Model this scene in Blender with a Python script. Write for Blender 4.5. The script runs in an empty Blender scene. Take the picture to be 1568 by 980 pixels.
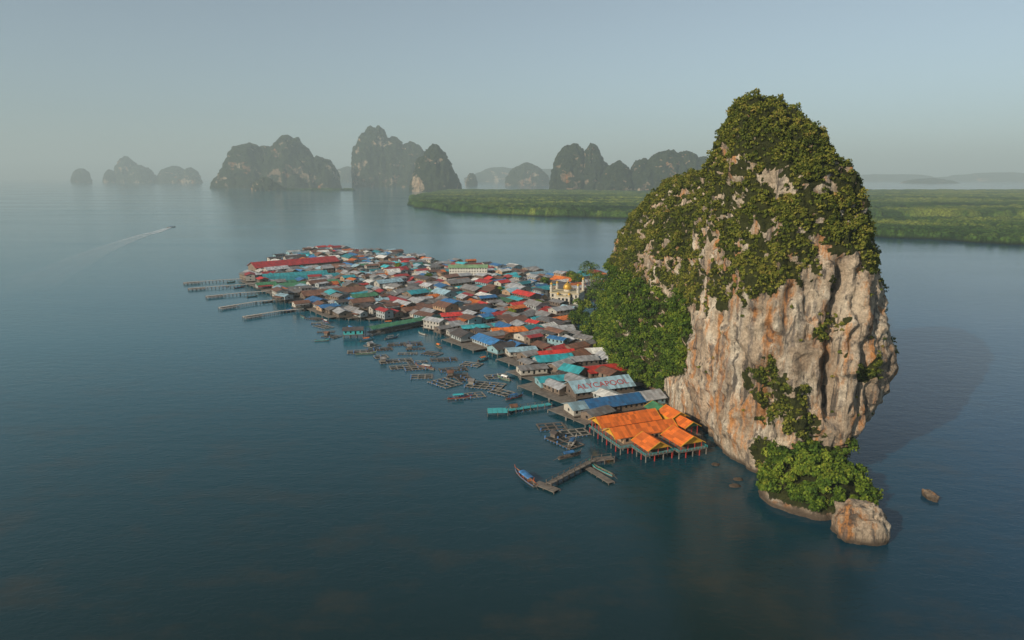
import bpy, math, random
import numpy as np
from mathutils import Vector
random.seed(7); rng=np.random.default_rng(7)
scene=bpy.context.scene
# ------------------------------------------------------------------ noise
def _h(ix,iy,iz,s):
    h=(ix*374761393+iy*668265263+iz*1442695041+s*974634777)&0xffffffff
    h=((h^(h>>13))*1274126177)&0xffffffff
    h=((h^(h>>15))*1103515245)&0xffffffff
    return (h^(h>>16))/4294967296.0
def vnoise(p,s=0):
    p=np.asarray(p,float); i=np.floor(p).astype(np.int64); f=p-i; u=f*f*(3-2*f)
    r=0
    for dx in (0,1):
        wx=u[:,0] if dx else 1-u[:,0]
        for dy in (0,1):
            wy=u[:,1] if dy else 1-u[:,1]
            for dz in (0,1):
                wz=u[:,2] if dz else 1-u[:,2]
                r=r+wx*wy*wz*_h(i[:,0]+dx,i[:,1]+dy,i[:,2]+dz,s)
    return r*2-1
def fbm(p,o=4,s=0):
    r=0;a=1;t=0;p=np.asarray(p,float)
    for k in range(o):
        r=r+a*vnoise(p*(2.03**k)+k*17.3,s+k); t+=a; a*=.5
    return r/t
def ridged(p,o=3,s=0):
    r=0;a=1;t=0
    for k in range(o):
        r=r+a*(1-2*np.abs(vnoise(p*(2.1**k)+k*9.1,s+k))); t+=a; a*=.5
    return r/t
# ------------------------------------------------------------------ materials
def newmat(n):
    m=bpy.data.materials.new(n); m.use_nodes=True; nt=m.node_tree
    b=nt.nodes["Principled BSDF"]; return m,nt,b
def N(nt,t,**kw):
    n=nt.nodes.new(t)
    for k,v in kw.items():
        if hasattr(n,k): setattr(n,k,v)
        else: n.inputs[k].default_value=v
    return n
def L(nt,a,b): nt.links.new(a,b)
def ramp(nt,fac,stops):
    r=N(nt,'ShaderNodeValToRGB'); e=r.color_ramp.elements
    while len(e)<len(stops): e.new(0.5)
    for i,(p,c) in enumerate(stops):
        e[i].position=p; e[i].color=(c[0],c[1],c[2],1) if hasattr(c,'__len__') else (c,c,c,1)
    L(nt,fac,r.inputs[0]); return r.outputs[0]
def mix(nt,f,a,b,mode='MIX'):
    m=nt.nodes.new('ShaderNodeMix'); m.data_type='RGBA'; m.blend_type=mode
    for s,v in ((0,f),(6,a),(7,b)):
        if hasattr(v,'is_linked') or hasattr(v,'links'): L(nt,v,m.inputs[s])
        elif s==0: m.inputs[0].default_value=v
        else: m.inputs[s].default_value=(v[0],v[1],v[2],1)
    return m.outputs[2]
def math_(nt,op,a,b=None):
    m=N(nt,'ShaderNodeMath',operation=op)
    for i,v in enumerate((a,b)):
        if v is None: continue
        if hasattr(v,'links'): L(nt,v,m.inputs[i])
        else: m.inputs[i].default_value=v
    return m.outputs[0]
def noise(nt,vec,scale,detail=4,rough=.55,sc=None):
    if sc is not None:
        mp=N(nt,'ShaderNodeMapping'); mp.inputs['Scale'].default_value=sc; L(nt,vec,mp.inputs[0]); vec=mp.outputs[0]
    n=N(nt,'ShaderNodeTexNoise'); n.inputs['Scale'].default_value=scale; n.inputs['Detail'].default_value=detail; n.inputs['Roughness'].default_value=rough
    L(nt,vec,n.inputs['Vector']); return n.outputs[0]
def bump(nt,h,dist,strength=1,prev=None):
    b=N(nt,'ShaderNodeBump'); b.inputs['Distance'].default_value=dist
    if hasattr(strength,'links'): L(nt,strength,b.inputs['Strength'])
    else: b.inputs['Strength'].default_value=strength
    L(nt,h,b.inputs['Height'])
    if prev is not None: L(nt,prev,b.inputs['Normal'])
    return b.outputs[0]

def simple(n,c,rough=.7,var=.25,sc=.6):
    m,nt,b=newmat(n); tc=N(nt,'ShaderNodeTexCoord'); 
    ns=noise(nt,tc.outputs['Object'],sc,5)
    f=ramp(nt,ns,[(.3,1-var),(.7,1+var*.6)])
    L(nt,mix(nt,1.0,c,f,'MULTIPLY'),b.inputs['Base Color']); b.inputs['Roughness'].default_value=rough
    return m
def roofmat(n,c,rust=.5):
    m,nt,b=newmat(n); tc=N(nt,'ShaderNodeTexCoord'); o=tc.outputs['Object']
    oi=N(nt,'ShaderNodeObjectInfo')
    sx=N(nt,'ShaderNodeSeparateXYZ'); L(nt,o,sx.inputs[0])
    px=math_(nt,'FLOOR',math_(nt,'MULTIPLY',sx.outputs[0],.8))
    py=math_(nt,'FLOOR',math_(nt,'MULTIPLY',sx.outputs[1],.4))
    k=math_(nt,'ADD',math_(nt,'ADD',px,math_(nt,'MULTIPLY',py,37.3)),math_(nt,'MULTIPLY',oi.outputs['Random'],91.7))
    wn=N(nt,'ShaderNodeTexWhiteNoise'); wn.noise_dimensions='1D'; L(nt,k,wn.inputs['W'])
    br=ramp(nt,wn.outputs[0],[(0,.66),(1,1.2)])
    col=mix(nt,1.0,c,br,'MULTIPLY')
    br2=ramp(nt,oi.outputs['Random'],[(0,.65),(1,1.25)])
    col=mix(nt,1.0,col,br2,'MULTIPLY')
    mp=N(nt,'ShaderNodeVectorMath',operation='ADD'); L(nt,o,mp.inputs[0]); 
    cb=N(nt,'ShaderNodeCombineXYZ'); L(nt,math_(nt,'MULTIPLY',oi.outputs['Random'],300),cb.inputs[0]); L(nt,cb.outputs[0],mp.inputs[1])
    rs=ramp(nt,noise(nt,mp.outputs[0],.35,6,.65),[(.5-.06*rust,0),(.7,rust)])
    col=mix(nt,rs,col,(.12,.065,.04))
    L(nt,col,b.inputs['Base Color']); b.inputs['Roughness'].default_value=.5
    w=N(nt,'ShaderNodeTexWave'); w.inputs['Scale'].default_value=1.2; L(nt,o,w.inputs[0])
    L(nt,bump(nt,w.outputs['Fac'],.05),b.inputs['Normal'])
    return m
R={}
for n,c,r in [('grey',(.23,.225,.22),.65),('zinc',(.43,.44,.45),.5),('rust',(.21,.095,.055),.85),('dark',(.08,.07,.066),.6),
    ('maroon',(.35,.026,.025),.3),('teal',(.025,.3,.35),.3),('blue',(.04,.2,.46),.35),('orange',(.65,.16,.02),.3),
    ('green',(.05,.2,.09),.4),('white',(.66,.65,.61),.35),('red',(.55,.037,.025),.25),('pale',(.28,.43,.5),.3),('aqua',(.05,.44,.49),.2),('sage',(.22,.35,.18),.2)]:
    R[n]=roofmat('roof_'+n,c,r)
Wm=[simple('wall_'+str(i),c) for i,c in enumerate([(.36,.34,.3),(.2,.15,.11),(.3,.33,.33),(.13,.1,.08),(.44,.41,.35),(.2,.33,.36),(.36,.24,.15),(.16,.12,.09)])]
M_dark=simple('window_dark',(.012,.014,.017),.25)
M_wood=simple('weathered_wood',(.13,.105,.085),.85,.4,1.5)
M_conc=simple('concrete_pile',(.2,.185,.165),.9,.4,1)
M_deck=simple('deck_planks',(.17,.145,.12),.85,.4,.5)
M_plank=simple('raft_planks',(.22,.2,.17),.85,.4,.8)
M_pale=simple('pale_concrete_deck',(.4,.37,.33),.85,.3,.5)
M_white=simple('white_plaster',(.6,.58,.52),.7,.15)
M_yellow=simple('yellow_paint',(.62,.33,.03),.6,.2)
M_orange=roofmat('orange_sheet',(.68,.15,.018),.18)
M_redp=simple('red_paint',(.42,.04,.03),.6,.2)
M_letter=simple('faded_red_lettering',(.42,.07,.07),.7,.4,2)
M_teal=simple('teal_paint',(.05,.38,.4),.6,.2)
M_blue=simple('blue_paint',(.05,.16,.38),.5,.2)
M_green=simple('green_paint',(.04,.2,.1),.6,.2)
M_net=simple('wet_net',(.015,.022,.02),.8)
M_gold=newmat('gold_dome'); M_gold[2].inputs['Base Color'].default_value=(.62,.36,.06,1); M_gold[2].inputs['Metallic'].default_value=.5; M_gold[2].inputs['Roughness'].default_value=.4; M_gold=M_gold[0]

def foliage_mat(n,stops):
    m,nt,b=newmat(n)
    a=N(nt,'ShaderNodeAttribute'); a.attribute_name='tint'
    col=ramp(nt,a.outputs['Fac'],stops)
    L(nt,col,b.inputs['Base Color']); b.inputs['Roughness'].default_value=.8; b.inputs['Specular IOR Level'].default_value=.15
    return m
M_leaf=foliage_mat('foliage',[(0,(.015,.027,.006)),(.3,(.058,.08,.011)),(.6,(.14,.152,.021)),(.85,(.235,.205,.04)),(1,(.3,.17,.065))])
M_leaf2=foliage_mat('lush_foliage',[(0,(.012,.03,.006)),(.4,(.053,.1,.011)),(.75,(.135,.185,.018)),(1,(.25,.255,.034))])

# limestone
def rockmat(n,far=False):
    m,nt,b=newmat(n); g=N(nt,'ShaderNodeNewGeometry'); P=g.outputs['Position']
    k=.05 if far else 1
    big=noise(nt,P,.045*k,5,.6)
    st=noise(nt,P,.22*k,6,.65,(1,1,.16))
    st2=noise(nt,P,.55*k,5,.6,(1,1,.08))
    st3=noise(nt,P,.34*k,5,.6,(1,1,.1))
    fine=noise(nt,P,1.3*k,6,.7)
    c=ramp(nt,big,[(.32,(.34,.26,.19)),(.5,(.55,.44,.33)),(.68,(.7,.6,.47))])
    c=mix(nt,ramp(nt,noise(nt,P,.13*k,5,.6,(1,1,.3)),[(.5,0),(.63,.8)]),c,(.79,.72,.6))
    c=mix(nt,ramp(nt,st,[(.515,0),(.62,.88)]),c,(.58,.25,.075))
    c=mix(nt,ramp(nt,st2,[(.52,0),(.63,.88)]),c,(.1,.09,.085))
    c=mix(nt,ramp(nt,st3,[(.56,0),(.66,.7)]),c,(.23,.205,.19))
    c=mix(nt,ramp(nt,noise(nt,P,.3*k,6,.7),[(.56,0),(.66,.6)]),c,(.18,.15,.12))
    c=mix(nt,1.0,c,ramp(nt,fine,[(.3,.55),(.65,1.15)]),'MULTIPLY')
    if far:
        sp=N(nt,'ShaderNodeSeparateXYZ'); L(nt,g.outputs['Normal'],sp.inputs[0])
        s=math_(nt,'ADD',sp.outputs[2],math_(nt,'MULTIPLY',math_(nt,'SUBTRACT',noise(nt,P,.006,6,.65),.5),3.4))
        gr=ramp(nt,noise(nt,P,.03,5,.7),[(.35,(.01,.022,.012)),(.7,(.055,.074,.026))])
        c=mix(nt,1.0,c,(.9,.82,.72),'MULTIPLY')
        c=mix(nt,ramp(nt,math_(nt,'ADD',s,.28),[(.0,0),(.2,1)]),c,gr)
        L(nt,bump(nt,noise(nt,P,.02,7,.72),70),b.inputs['Normal'])
    else:
        sp=N(nt,'ShaderNodeSeparateXYZ'); L(nt,P,sp.inputs[0])
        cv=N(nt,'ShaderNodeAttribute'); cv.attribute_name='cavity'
        c=mix(nt,1.0,c,ramp(nt,cv.outputs['Fac'],[(0,(.28,.25,.23)),(.45,(.85,.82,.79)),(1,(1.12,1.1,1.06))]),'MULTIPLY')  # crevice shade put into the base colour: hollows darkened, ridges lightened
        a=N(nt,'ShaderNodeAttribute'); a.attribute_name='veg'
        gr=ramp(nt,noise(nt,P,.5,5,.7),[(.3,(.016,.022,.006)),(.7,(.065,.07,.018))])
        va=math_(nt,'ADD',a.outputs['Fac'],math_(nt,'MULTIPLY',math_(nt,'SUBTRACT',noise(nt,P,.35,6,.75),.5),2.3))
        c=mix(nt,ramp(nt,va,[(.47,0),(.62,1)]),c,gr)
        c=mix(nt,ramp(nt,math_(nt,'DIVIDE',sp.outputs[2],4.),[(.2,1),(.6,0)]),c,(.12,.09,.065))
        nb=bump(nt,noise(nt,P,.5,8,.7,(1,1,.5)),2.0)
        nb=bump(nt,noise(nt,P,2.2,6,.7),.5,1,nb)
        L(nt,nb,b.inputs['Normal'])
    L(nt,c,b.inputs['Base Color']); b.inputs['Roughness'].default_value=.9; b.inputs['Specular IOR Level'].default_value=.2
    return m
M_rock=rockmat('limestone'); M_far=rockmat('distant_karst',True)

# ------------------------------------------------------------------ mesh helpers
def np_mesh(name,V,F,mat,attr=None,mats=None,midx=None,smooth=False):
    me=bpy.data.meshes.new(name); V=np.asarray(V,np.float32); F=np.asarray(F,np.int32); k=F.shape[1]
    me.vertices.add(len(V)); me.vertices.foreach_set('co',V.ravel())
    me.loops.add(F.size); me.loops.foreach_set('vertex_index',F.ravel())
    me.polygons.add(len(F)); me.polygons.foreach_set('loop_start',np.arange(0,F.size,k,dtype=np.int32))
    me.polygons.foreach_set('loop_total',np.full(len(F),k,np.int32))
    if smooth: me.polygons.foreach_set('use_smooth',np.ones(len(F),bool))
    if attr:
        for an,av in attr.items():
            a=me.attributes.new(an,'FLOAT','POINT'); a.data.foreach_set('value',np.asarray(av,np.float32))
    for mm in (mats or [mat]): me.materials.append(mm)
    if midx is not None: me.polygons.foreach_set('material_index',np.asarray(midx,np.int32))
    me.update(calc_edges=True); me.validate()
    ob=bpy.data.objects.new(name,me); scene.collection.objects.link(ob); return ob
class MB:
    def __init__(s): s.v=[];s.f=[];s.m=[]
    def add(s,vs,fs,mi):
        o=len(s.v); s.v+=vs; s.f+=[tuple(i+o for i in f) for f in fs]; s.m+=[mi]*len(fs)
    def box(s,x0,x1,y0,y1,z0,z1,mi):
        s.add([(x0,y0,z0),(x1,y0,z0),(x1,y1,z0),(x0,y1,z0),(x0,y0,z1),(x1,y0,z1),(x1,y1,z1),(x0,y1,z1)],
          [(0,3,2,1),(4,5,6,7),(0,1,5,4),(1,2,6,5),(2,3,7,6),(3,0,4,7)],mi)
    def beam(s,p,q,r,mi,r2=None):
        p=Vector(p);q=Vector(q);d=(q-p).normalized(); up=Vector((0,0,1)) if abs(d.z)<.9 else Vector((1,0,0))
        a=d.cross(up).normalized(); b=a.cross(d); r2=r if r2 is None else r2
        vs=[tuple(c+a*x*rr+b*y*rr) for c,rr in ((p,r),(q,r2)) for x,y in ((-1,-1),(1,-1),(1,1),(-1,1))]
        s.add(vs,[(0,3,2,1),(4,5,6,7),(0,1,5,4),(1,2,6,5),(2,3,7,6),(3,0,4,7)],mi)
    def prism(s,prof,x0,x1,faces,mi,axis,cx,cy):
        n=len(prof)
        vs=[]
        for x in (x0,x1):
            for y,z in prof:
                vs.append((cx+x,cy+y,z) if axis=='x' else (cx-y,cy+x,z))
        fs=[(i,(i+1)%n,n+(i+1)%n,n+i) for i in range(n)]
        for f in faces: fs.append(tuple(reversed(f))); fs.append(tuple(i+n for i in f))
        s.add(vs,fs,mi)
    def gable(s,cx,cy,Ln,W,ze,rise,over,mi,axis='x',th=.16):
        k=rise/(W/2); w=W/2+over; zb=ze+.02-over*k; zr=ze+rise+.02
        pr=[(-w,zb),(0,zr),(w,zb),(w,zb+th),(0,zr+th),(-w,zb+th)]
        s.prism(pr,-Ln/2-over,Ln/2+over,[(0,1,4,5),(1,2,3,4)],mi,axis,cx,cy)
    def gwall(s,cx,cy,Ln,W,z0,ze,rise,mi,axis='x'):
        w=W/2
        s.prism([(-w,z0),(w,z0),(w,ze),(0,ze+rise),(-w,ze)],-Ln/2,Ln/2,[(0,1,2,3,4)],mi,axis,cx,cy)
    def lathe(s,cx,cy,prof,n,mi):
        vs=[(cx+r*math.cos(2*math.pi*i/n),cy+r*math.sin(2*math.pi*i/n),z) for r,z in prof for i in range(n)]
        fs=[(j*n+i,j*n+(i+1)%n,(j+1)*n+(i+1)%n,(j+1)*n+i) for j in range(len(prof)-1) for i in range(n)]
        fs.append(tuple(range((len(prof)-1)*n,len(prof)*n)))
        s.add(vs,fs,mi)
    def make(s,name,mats,loc=(0,0,0),rot=0,scale=1):
        me=bpy.data.meshes.new(name); me.from_pydata(s.v,[],s.f)
        for m in mats: me.materials.append(m)
        me.polygons.foreach_set('material_index',s.m); me.update()
        ob=bpy.data.objects.new(name,me); ob.location=loc; ob.rotation_euler=(0,0,rot); ob.scale=(scale,)*3; scene.collection.objects.link(ob); return ob

# ------------------------------------------------------------------ lofts
def loft(levels,n=56,e=2.5,step=3.0):
    lv=np.array(levels,float); z=np.arange(lv[0,0],lv[-1,0]+.01,step)
    if z[-1]<lv[-1,0]: z=np.append(z,lv[-1,0])
    l,r,f,b=[np.interp(z,lv[:,0],lv[:,i]) for i in (1,2,3,4)]
    t=np.arange(n)*2*np.pi/n; c=np.sign(np.cos(t))*np.abs(np.cos(t))**(2/e); s=np.sign(np.sin(t))*np.abs(np.sin(t))**(2/e)
    V=[];F=[]
    for i in range(len(z)):
        for j in range(n): V.append(((l[i]+r[i])/2+c[j]*(r[i]-l[i])/2,(f[i]+b[i])/2+s[j]*(b[i]-f[i])/2,z[i]))
    for i in range(len(z)-1):
        for j in range(n): F.append((i*n+j,i*n+(j+1)%n,(i+1)*n+(j+1)%n,(i+1)*n+j))
    F.append(tuple(reversed(range(n)))); F.append(tuple((len(z)-1)*n+j for j in range(n)))
    return V,F
towerA=[(-8,77,118,214,322),(0,77,119,213,322),(8,75,122,212,322),(20,73,129,212,320),(30,72,136,213,318),(40,72,134,214,316),(50,72,132,216,313),
 (60,73,129,218,310),(70,74,126,220,306),(80,75,124,223,303),(90,76,122.5,226,298),(100,77,120,230,293),(108,78,114,235,288),(116,79,107,241,281),(122,81,100,246,274),(127,84,95,252,268)]
ridgeB=[(-8,62,134,290,455),(20,58,132,295,445),(50,58,128,300,435),(65,62,124,303,430),(80,69,120,306,420),(90,78,117,312,410),(97,86,113,325,398),(101,94,110,345,380)]
slopeC=[(-8,50,100,306,480),(0,51,100,308,476),(15,54,100,310,465),(30,60,100,314,450),(42,67,100,320,430),(50,76,98,330,410)]
footC=[(-8,70,110,255,330),(0,69,110,258,330),(12,70,110,262,330),(26,73,110,268,325),(36,78,108,275,315)]
outD=[(-8,79,115,183,218),(0,81,113,185,217),(3,82.5,111,188,217),(6,85,109,192,217),(9,90,106,199,217)]
CAV=None
def build_rock():
    global CAV
    V=[];F=[]
    for lv,e in ((towerA,2.8),(ridgeB,2.6),(slopeC,2.2),(footC,2.2),(outD,2.1)):
        v,f=loft(lv,e=e); o=len(V); V+=v; F+=[tuple(i+o for i in q) for q in f]
    me=bpy.data.meshes.new('tmp'); me.from_pydata(V,[],F); ob=bpy.data.objects.new('tmp',me); scene.collection.objects.link(ob)
    md=ob.modifiers.new('r','REMESH'); md.mode='VOXEL'; md.voxel_size=.8
    dg=bpy.context.evaluated_depsgraph_get(); me2=bpy.data.meshes.new_from_object(ob.evaluated_get(dg))
    bpy.data.objects.remove(ob)
    n=len(me2.vertices); P=np.empty(n*3); me2.vertices.foreach_get('co',P); P=P.reshape(-1,3)
    Nn=np.empty(n*3); me2.vertices.foreach_get('normal',Nn); Nn=Nn.reshape(-1,3)
    side=np.clip(1-np.abs(Nn[:,2]),0,1)
    W_=P+5*np.stack([fbm(P/16,2,51),fbm(P/16,2,52),fbm(P/16,2,53)],1)
    d1=3.0*fbm(P/np.array([24,24,30.]),3,1)
    d2=3.3*ridged(W_/np.array([12,12,30.]),3,5)*side
    d3=1.7*fbm(P/4.5,3,9)+2.2*ridged(W_/np.array([5,5,7.]),3,13)
    x=P[:,0]+4*fbm(P/np.array([30,30,14.]),2,61); z=P[:,2]
    gr=0
    for gx,z0,z1,dep,wd in ((105,18,76,6,2.4),(90,34,70,3.0,2),(97,8,40,3,1.8),(117,20,70,3.0,1.6),(83,14,40,3,1.6),(111,40,84,2.5,1.4)):
        gr=gr+dep*np.exp(-((x-gx)/wd)**2)*np.clip((z-z0)/8,0,1)*np.clip((z1-z)/8,0,1)
    gr=gr*np.clip(-Nn[:,1]*1.5,0,1)*(P[:,1]<262)
    gr=gr-3.0*np.exp(-((x-112)/4.5)**2)*np.clip((z-22)/14,0,1)*np.clip((88-z)/14,0,1)*np.clip(-Nn[:,1],0,1)*(P[:,1]<262)
    low=np.clip((P[:,2]+2)/16,0.5,1)
    dd=(d1+d2+d3-gr-1.2)*low
    P=P+Nn*dd[:,None]
    me2.vertices.foreach_set('co',P.ravel().astype(np.float32)); me2.update()
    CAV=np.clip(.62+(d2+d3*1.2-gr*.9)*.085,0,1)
    me2.name='limestone_rock'
    ob=bpy.data.objects.new('limestone_karst_rock',me2); scene.collection.objects.link(ob)
    return ob
rock=build_rock(); rm=rock.data
def vegp(P,Nn):
    x,y,z=P.T; nx,ny,nz=Nn.T
    n1=fbm(P/np.array([15,15,19.]),3,31); n2=fbm(P/5.,3,41)
    zb=54+(x-75)*.72+n1*34+n2*18
    v=np.where(z>zb,1.,0.)
    v=np.maximum(v,np.where((nx>.55)&(z>34+n1*18)&(y>228),1.,0.))
    v=np.where((nz<.26)&(n2+n1*.7>.11)&(z<108),v*.2,v)
    back=(y>=298)
    vb=np.where((nz<.45)&(n1*1.2+n2*.8>-.05)&(z>44)&(z<98),.12,1.)
    v=np.where(back,vb,v)
    v=np.where((y>262)&(x<92)&(z<46+n1*16)&(z>9+(300-y)*.40),1.,v)
    v=np.where((y<219)&(x>76)&(x<122)&(z>1.8+n2*2)&(z<13+n2*3),1.,v)
    for c,r in (((84,212,30),7),((92,212,25),6),((97,211,18),4),((80,214,36),4),((104,215,51),4),((117,217,40),3)):
        dd=np.sqrt((x-c[0])**2+((y-c[1])*.6)**2+((z-c[2])*.85)**2)+n2*9
        v=np.where(dd<r,1.,v)
    v=np.where(nz<-.25,v*.3,v)
    v=np.where(z<1.4,0.,v)
    return v
n=len(rm.vertices); P=np.empty(n*3); rm.vertices.foreach_get('co',P); P=P.reshape(-1,3)
Nn=np.empty(n*3); rm.vertices.foreach_get('normal',Nn); Nn=Nn.reshape(-1,3)
a=rm.attributes.new('veg','FLOAT','POINT'); a.data.foreach_set('value',vegp(P,Nn).astype(np.float32))
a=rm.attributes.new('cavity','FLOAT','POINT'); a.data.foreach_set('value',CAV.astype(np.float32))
rm.materials.clear(); rm.materials.append(M_rock)
rm.polygons.foreach_set('use_smooth',np.ones(len(rm.polygons),bool))

def leaf_cloud(C,Rr,K,size,squash=.8,tc=None,seed=0,nj=.5):
    C=np.asarray(C,float); Rr=np.asarray(Rr,float); n=len(C); ix=np.repeat(np.arange(n),K); m=n*K
    d=rng.normal(size=(m,3)); d/=np.linalg.norm(d,axis=1)[:,None]; d[:,2]=np.where(d[:,2]<-.35,-d[:,2],d[:,2])
    lump=1+.5*vnoise(d*2.4+C[ix]*3.1,seed)
    rad=Rr[ix]*(.55+.45*rng.random(m)**.6)*lump
    Pc=C[ix]+d*rad[:,None]*np.array([1,1,squash])
    nn=d+nj*rng.normal(size=(m,3)); nn/=np.linalg.norm(nn,axis=1)[:,None]
    t=np.cross(nn,rng.normal(size=(m,3))); t/=np.linalg.norm(t,axis=1)[:,None]; b=np.cross(nn,t)
    s=(size[ix] if hasattr(size,'__len__') else size)*(.5+.9*rng.random(m))
    q=[]
    for sx,sy in ((-1,-.6),(1,-.7),(.8,.7),(-.7,.6)):
        q.append(Pc+t*(s*sx)[:,None]+b*(s*sy)[:,None])
    V=np.stack(q,1).reshape(-1,3)
    if tc is None: tc=rng.random(n)
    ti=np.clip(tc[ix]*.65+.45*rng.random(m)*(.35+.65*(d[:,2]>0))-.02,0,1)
    return V,np.repeat(ti,4)
def cloud_obj(name,parts,mat):
    V=np.concatenate([p[0] for p in parts]); T=np.concatenate([p[1] for p in parts])
    return np_mesh(name,V,np.arange(len(V)).reshape(-1,4),mat,{'tint':T})
nf=len(rm.polygons); Cf=np.empty(nf*3); rm.polygons.foreach_get('center',Cf); Cf=Cf.reshape(-1,3)
Nf=np.empty(nf*3); rm.polygons.foreach_get('normal',Nf); Nf=Nf.reshape(-1,3)
Af=np.empty(nf); rm.polygons.foreach_get('area',Af)
vf=vegp(Cf,Nf)
slope=(vf>.5)&(Cf[:,2]<50)&(((Cf[:,1]>262)&(Cf[:,0]<98))|(Cf[:,1]<219)&(Cf[:,2]<13)&(Cf[:,2]>1.4)&(Cf[:,1]<216))
gap=fbm(Cf/6.,3,91)
def pick(mask,dens):
    p=Af*mask; k=int(p.sum()*dens); return rng.choice(nf,k,p=p/p.sum())
parts=[]
seen=(Cf[:,1]<440)
i1=pick(((vf>.5)&~slope&seen)*np.clip(.75+gap*2.0,.06,1.4),.6); r1=rng.uniform(.4,1.05,len(i1))
tc=np.clip(.46+.65*fbm(Cf[i1]/9.,4,77)+.4*(rng.random(len(i1))-.5),0,1)
parts.append(leaf_cloud(Cf[i1]+Nf[i1]*.25+np.array([0,0,.2]),r1,22,.3,.95,tc,3,.75))
i1=pick(((vf>.5)&~slope&seen)*np.clip(.6+gap*2.4,.05,1.6),.07); r1=rng.uniform(.8,1.8,len(i1))
tc=np.clip(.5+.4*fbm(Cf[i1]/9.,4,177)+.7*(rng.random(len(i1))-.5),0,1)
parts.append(leaf_cloud(Cf[i1]+Nf[i1]*.35+np.array([0,0,.7]),r1,90,.27,1.05,tc,3,.8))
i2=pick((vf<=.5)*(Cf[:,2]>20)*(gap>.1),.025); parts.append(leaf_cloud(Cf[i2]+Nf[i2]*.3,rng.uniform(.3,.8,len(i2)),24,.28,.9,None,4))
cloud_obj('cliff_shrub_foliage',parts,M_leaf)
i3=pick(slope,.15); r3=rng.uniform(1.1,2.9,len(i3))*np.where(Cf[i3][:,1]<219,.72,1)
tc=np.clip(.45+.5*fbm(Cf[i3]/10.,3,78)+.7*(rng.random(len(i3))-.5),0,1)
parts=[leaf_cloud(Cf[i3]+Nf[i3]*1.0+np.array([0,0,.8]),r3,130,.37,1.0,tc,5,.8)]
cs=[];rs=[]
for (x,y) in [(47,470),(44,455),(43,440),(46,425),(49,410),(52,395),(53,380),(55,365),(58,350),(60,335),(64,322),(50,486),(56,498),(66,500),(78,496)]:
    for k in range(5):
        cs.append((x+random.uniform(-4,6),y+random.uniform(-8,8),random.uniform(4,10))); rs.append(random.uniform(2.2,3.8))
for (x,y,z) in [(62,452,20),(60,440,22),(66,462,18),(60,458,26),(64,447,30)]:
    cs.append((x,y,z)); rs.append(3.6)
for k in range(34):
    a=random.uniform(2.6,6.3); rr=random.uniform(.78,1.04); cs.append((98+16*math.cos(a)*rr,203+16*math.sin(a)*rr,random.uniform(2.2,5.5))); rs.append(random.uniform(1.1,2.1))
for k in range(10): cs.append((random.uniform(103,112),random.uniform(203,213),random.uniform(4,8.5))); rs.append(random.uniform(1.4,2.2))
for k in range(9): cs.append((random.uniform(93,104),random.uniform(203,211),random.uniform(8,14))); rs.append(random.uniform(1.4,2.6))
parts.append(leaf_cloud(np.array(cs),np.array(rs),230,.38,.95,None,6,.8))
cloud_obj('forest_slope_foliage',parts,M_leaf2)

def boulder(name,c,s,seed):
    n=64; V=[];F=[]; m_=44
    ph=np.linspace(0,np.pi,m_); th=np.arange(n)*2*np.pi/n
    D=np.array([(math.sin(p)*math.cos(t),math.sin(p)*math.sin(t),math.cos(p)) for p in ph for t in th])
    D2=np.sign(D)*np.abs(D)**.75
    f=fbm(D*1.6+seed,4,seed); rr=ridged(D*2.6+seed,4,seed+2)
    r=1+.3*f+.2*rr
    V=np.array(c)+D2*r[:,None]*np.array(s)
    for i in range(m_-1):
        for j in range(n): F.append((i*n+j,(i+1)*n+j,(i+1)*n+(j+1)%n,i*n+(j+1)%n))
    return np_mesh(name,V,F,M_rock,{'veg':np.full(len(V),-.8),'cavity':np.clip(.6+rr*.35,0,1)},smooth=True)
boulder('boulder',(98.5,178,2.5),(6.2,5.2,6.6),3)
boulder('sea_rock',(133,201,.3),(1.6,3,1.6),5); boulder('sea_rock',(73.5,209,0),(1.6,1,.7),6); boulder('sea_rock',(76,214,0),(1.3,.9,.6),8)
boulder('sea_rock',(72,226,0),(1.2,1,.6),11)

# ------------------------------------------------------------------ water
m,nt,b=newmat('sea_water'); g=N(nt,'ShaderNodeNewGeometry'); P_=g.outputs['Position']
sp=N(nt,'ShaderNodeSeparateXYZ'); L(nt,P_,sp.inputs[0])
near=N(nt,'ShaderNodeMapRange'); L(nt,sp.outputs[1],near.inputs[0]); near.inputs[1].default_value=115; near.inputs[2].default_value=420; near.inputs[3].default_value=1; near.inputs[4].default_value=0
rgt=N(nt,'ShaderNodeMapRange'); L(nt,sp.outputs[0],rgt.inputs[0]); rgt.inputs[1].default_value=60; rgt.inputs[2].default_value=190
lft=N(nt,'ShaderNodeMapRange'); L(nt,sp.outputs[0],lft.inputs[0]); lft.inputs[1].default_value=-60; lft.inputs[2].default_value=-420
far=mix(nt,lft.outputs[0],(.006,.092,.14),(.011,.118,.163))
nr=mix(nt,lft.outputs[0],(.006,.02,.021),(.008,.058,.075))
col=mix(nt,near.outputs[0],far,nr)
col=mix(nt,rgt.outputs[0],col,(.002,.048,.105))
patch=ramp(nt,noise(nt,P_,.035,6,.65,(1,1.6,1)),[(.5,0),(.72,.5)])
col=mix(nt,math_(nt,'MULTIPLY',patch,near.outputs[0]),col,(.055,.046,.03))
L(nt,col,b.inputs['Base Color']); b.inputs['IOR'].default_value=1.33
strk=noise(nt,P_,.0035,6,.6,(.35,1.9,1))
L(nt,ramp(nt,strk,[(.35,.06),(.65,.15)]),b.inputs['Roughness'])
bs=ramp(nt,strk,[(.36,1.0),(.48,.7),(.58,.22)])
nb=bump(nt,noise(nt,P_,.55,5,.6,(1,1.5,1)),.13,bs)
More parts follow.
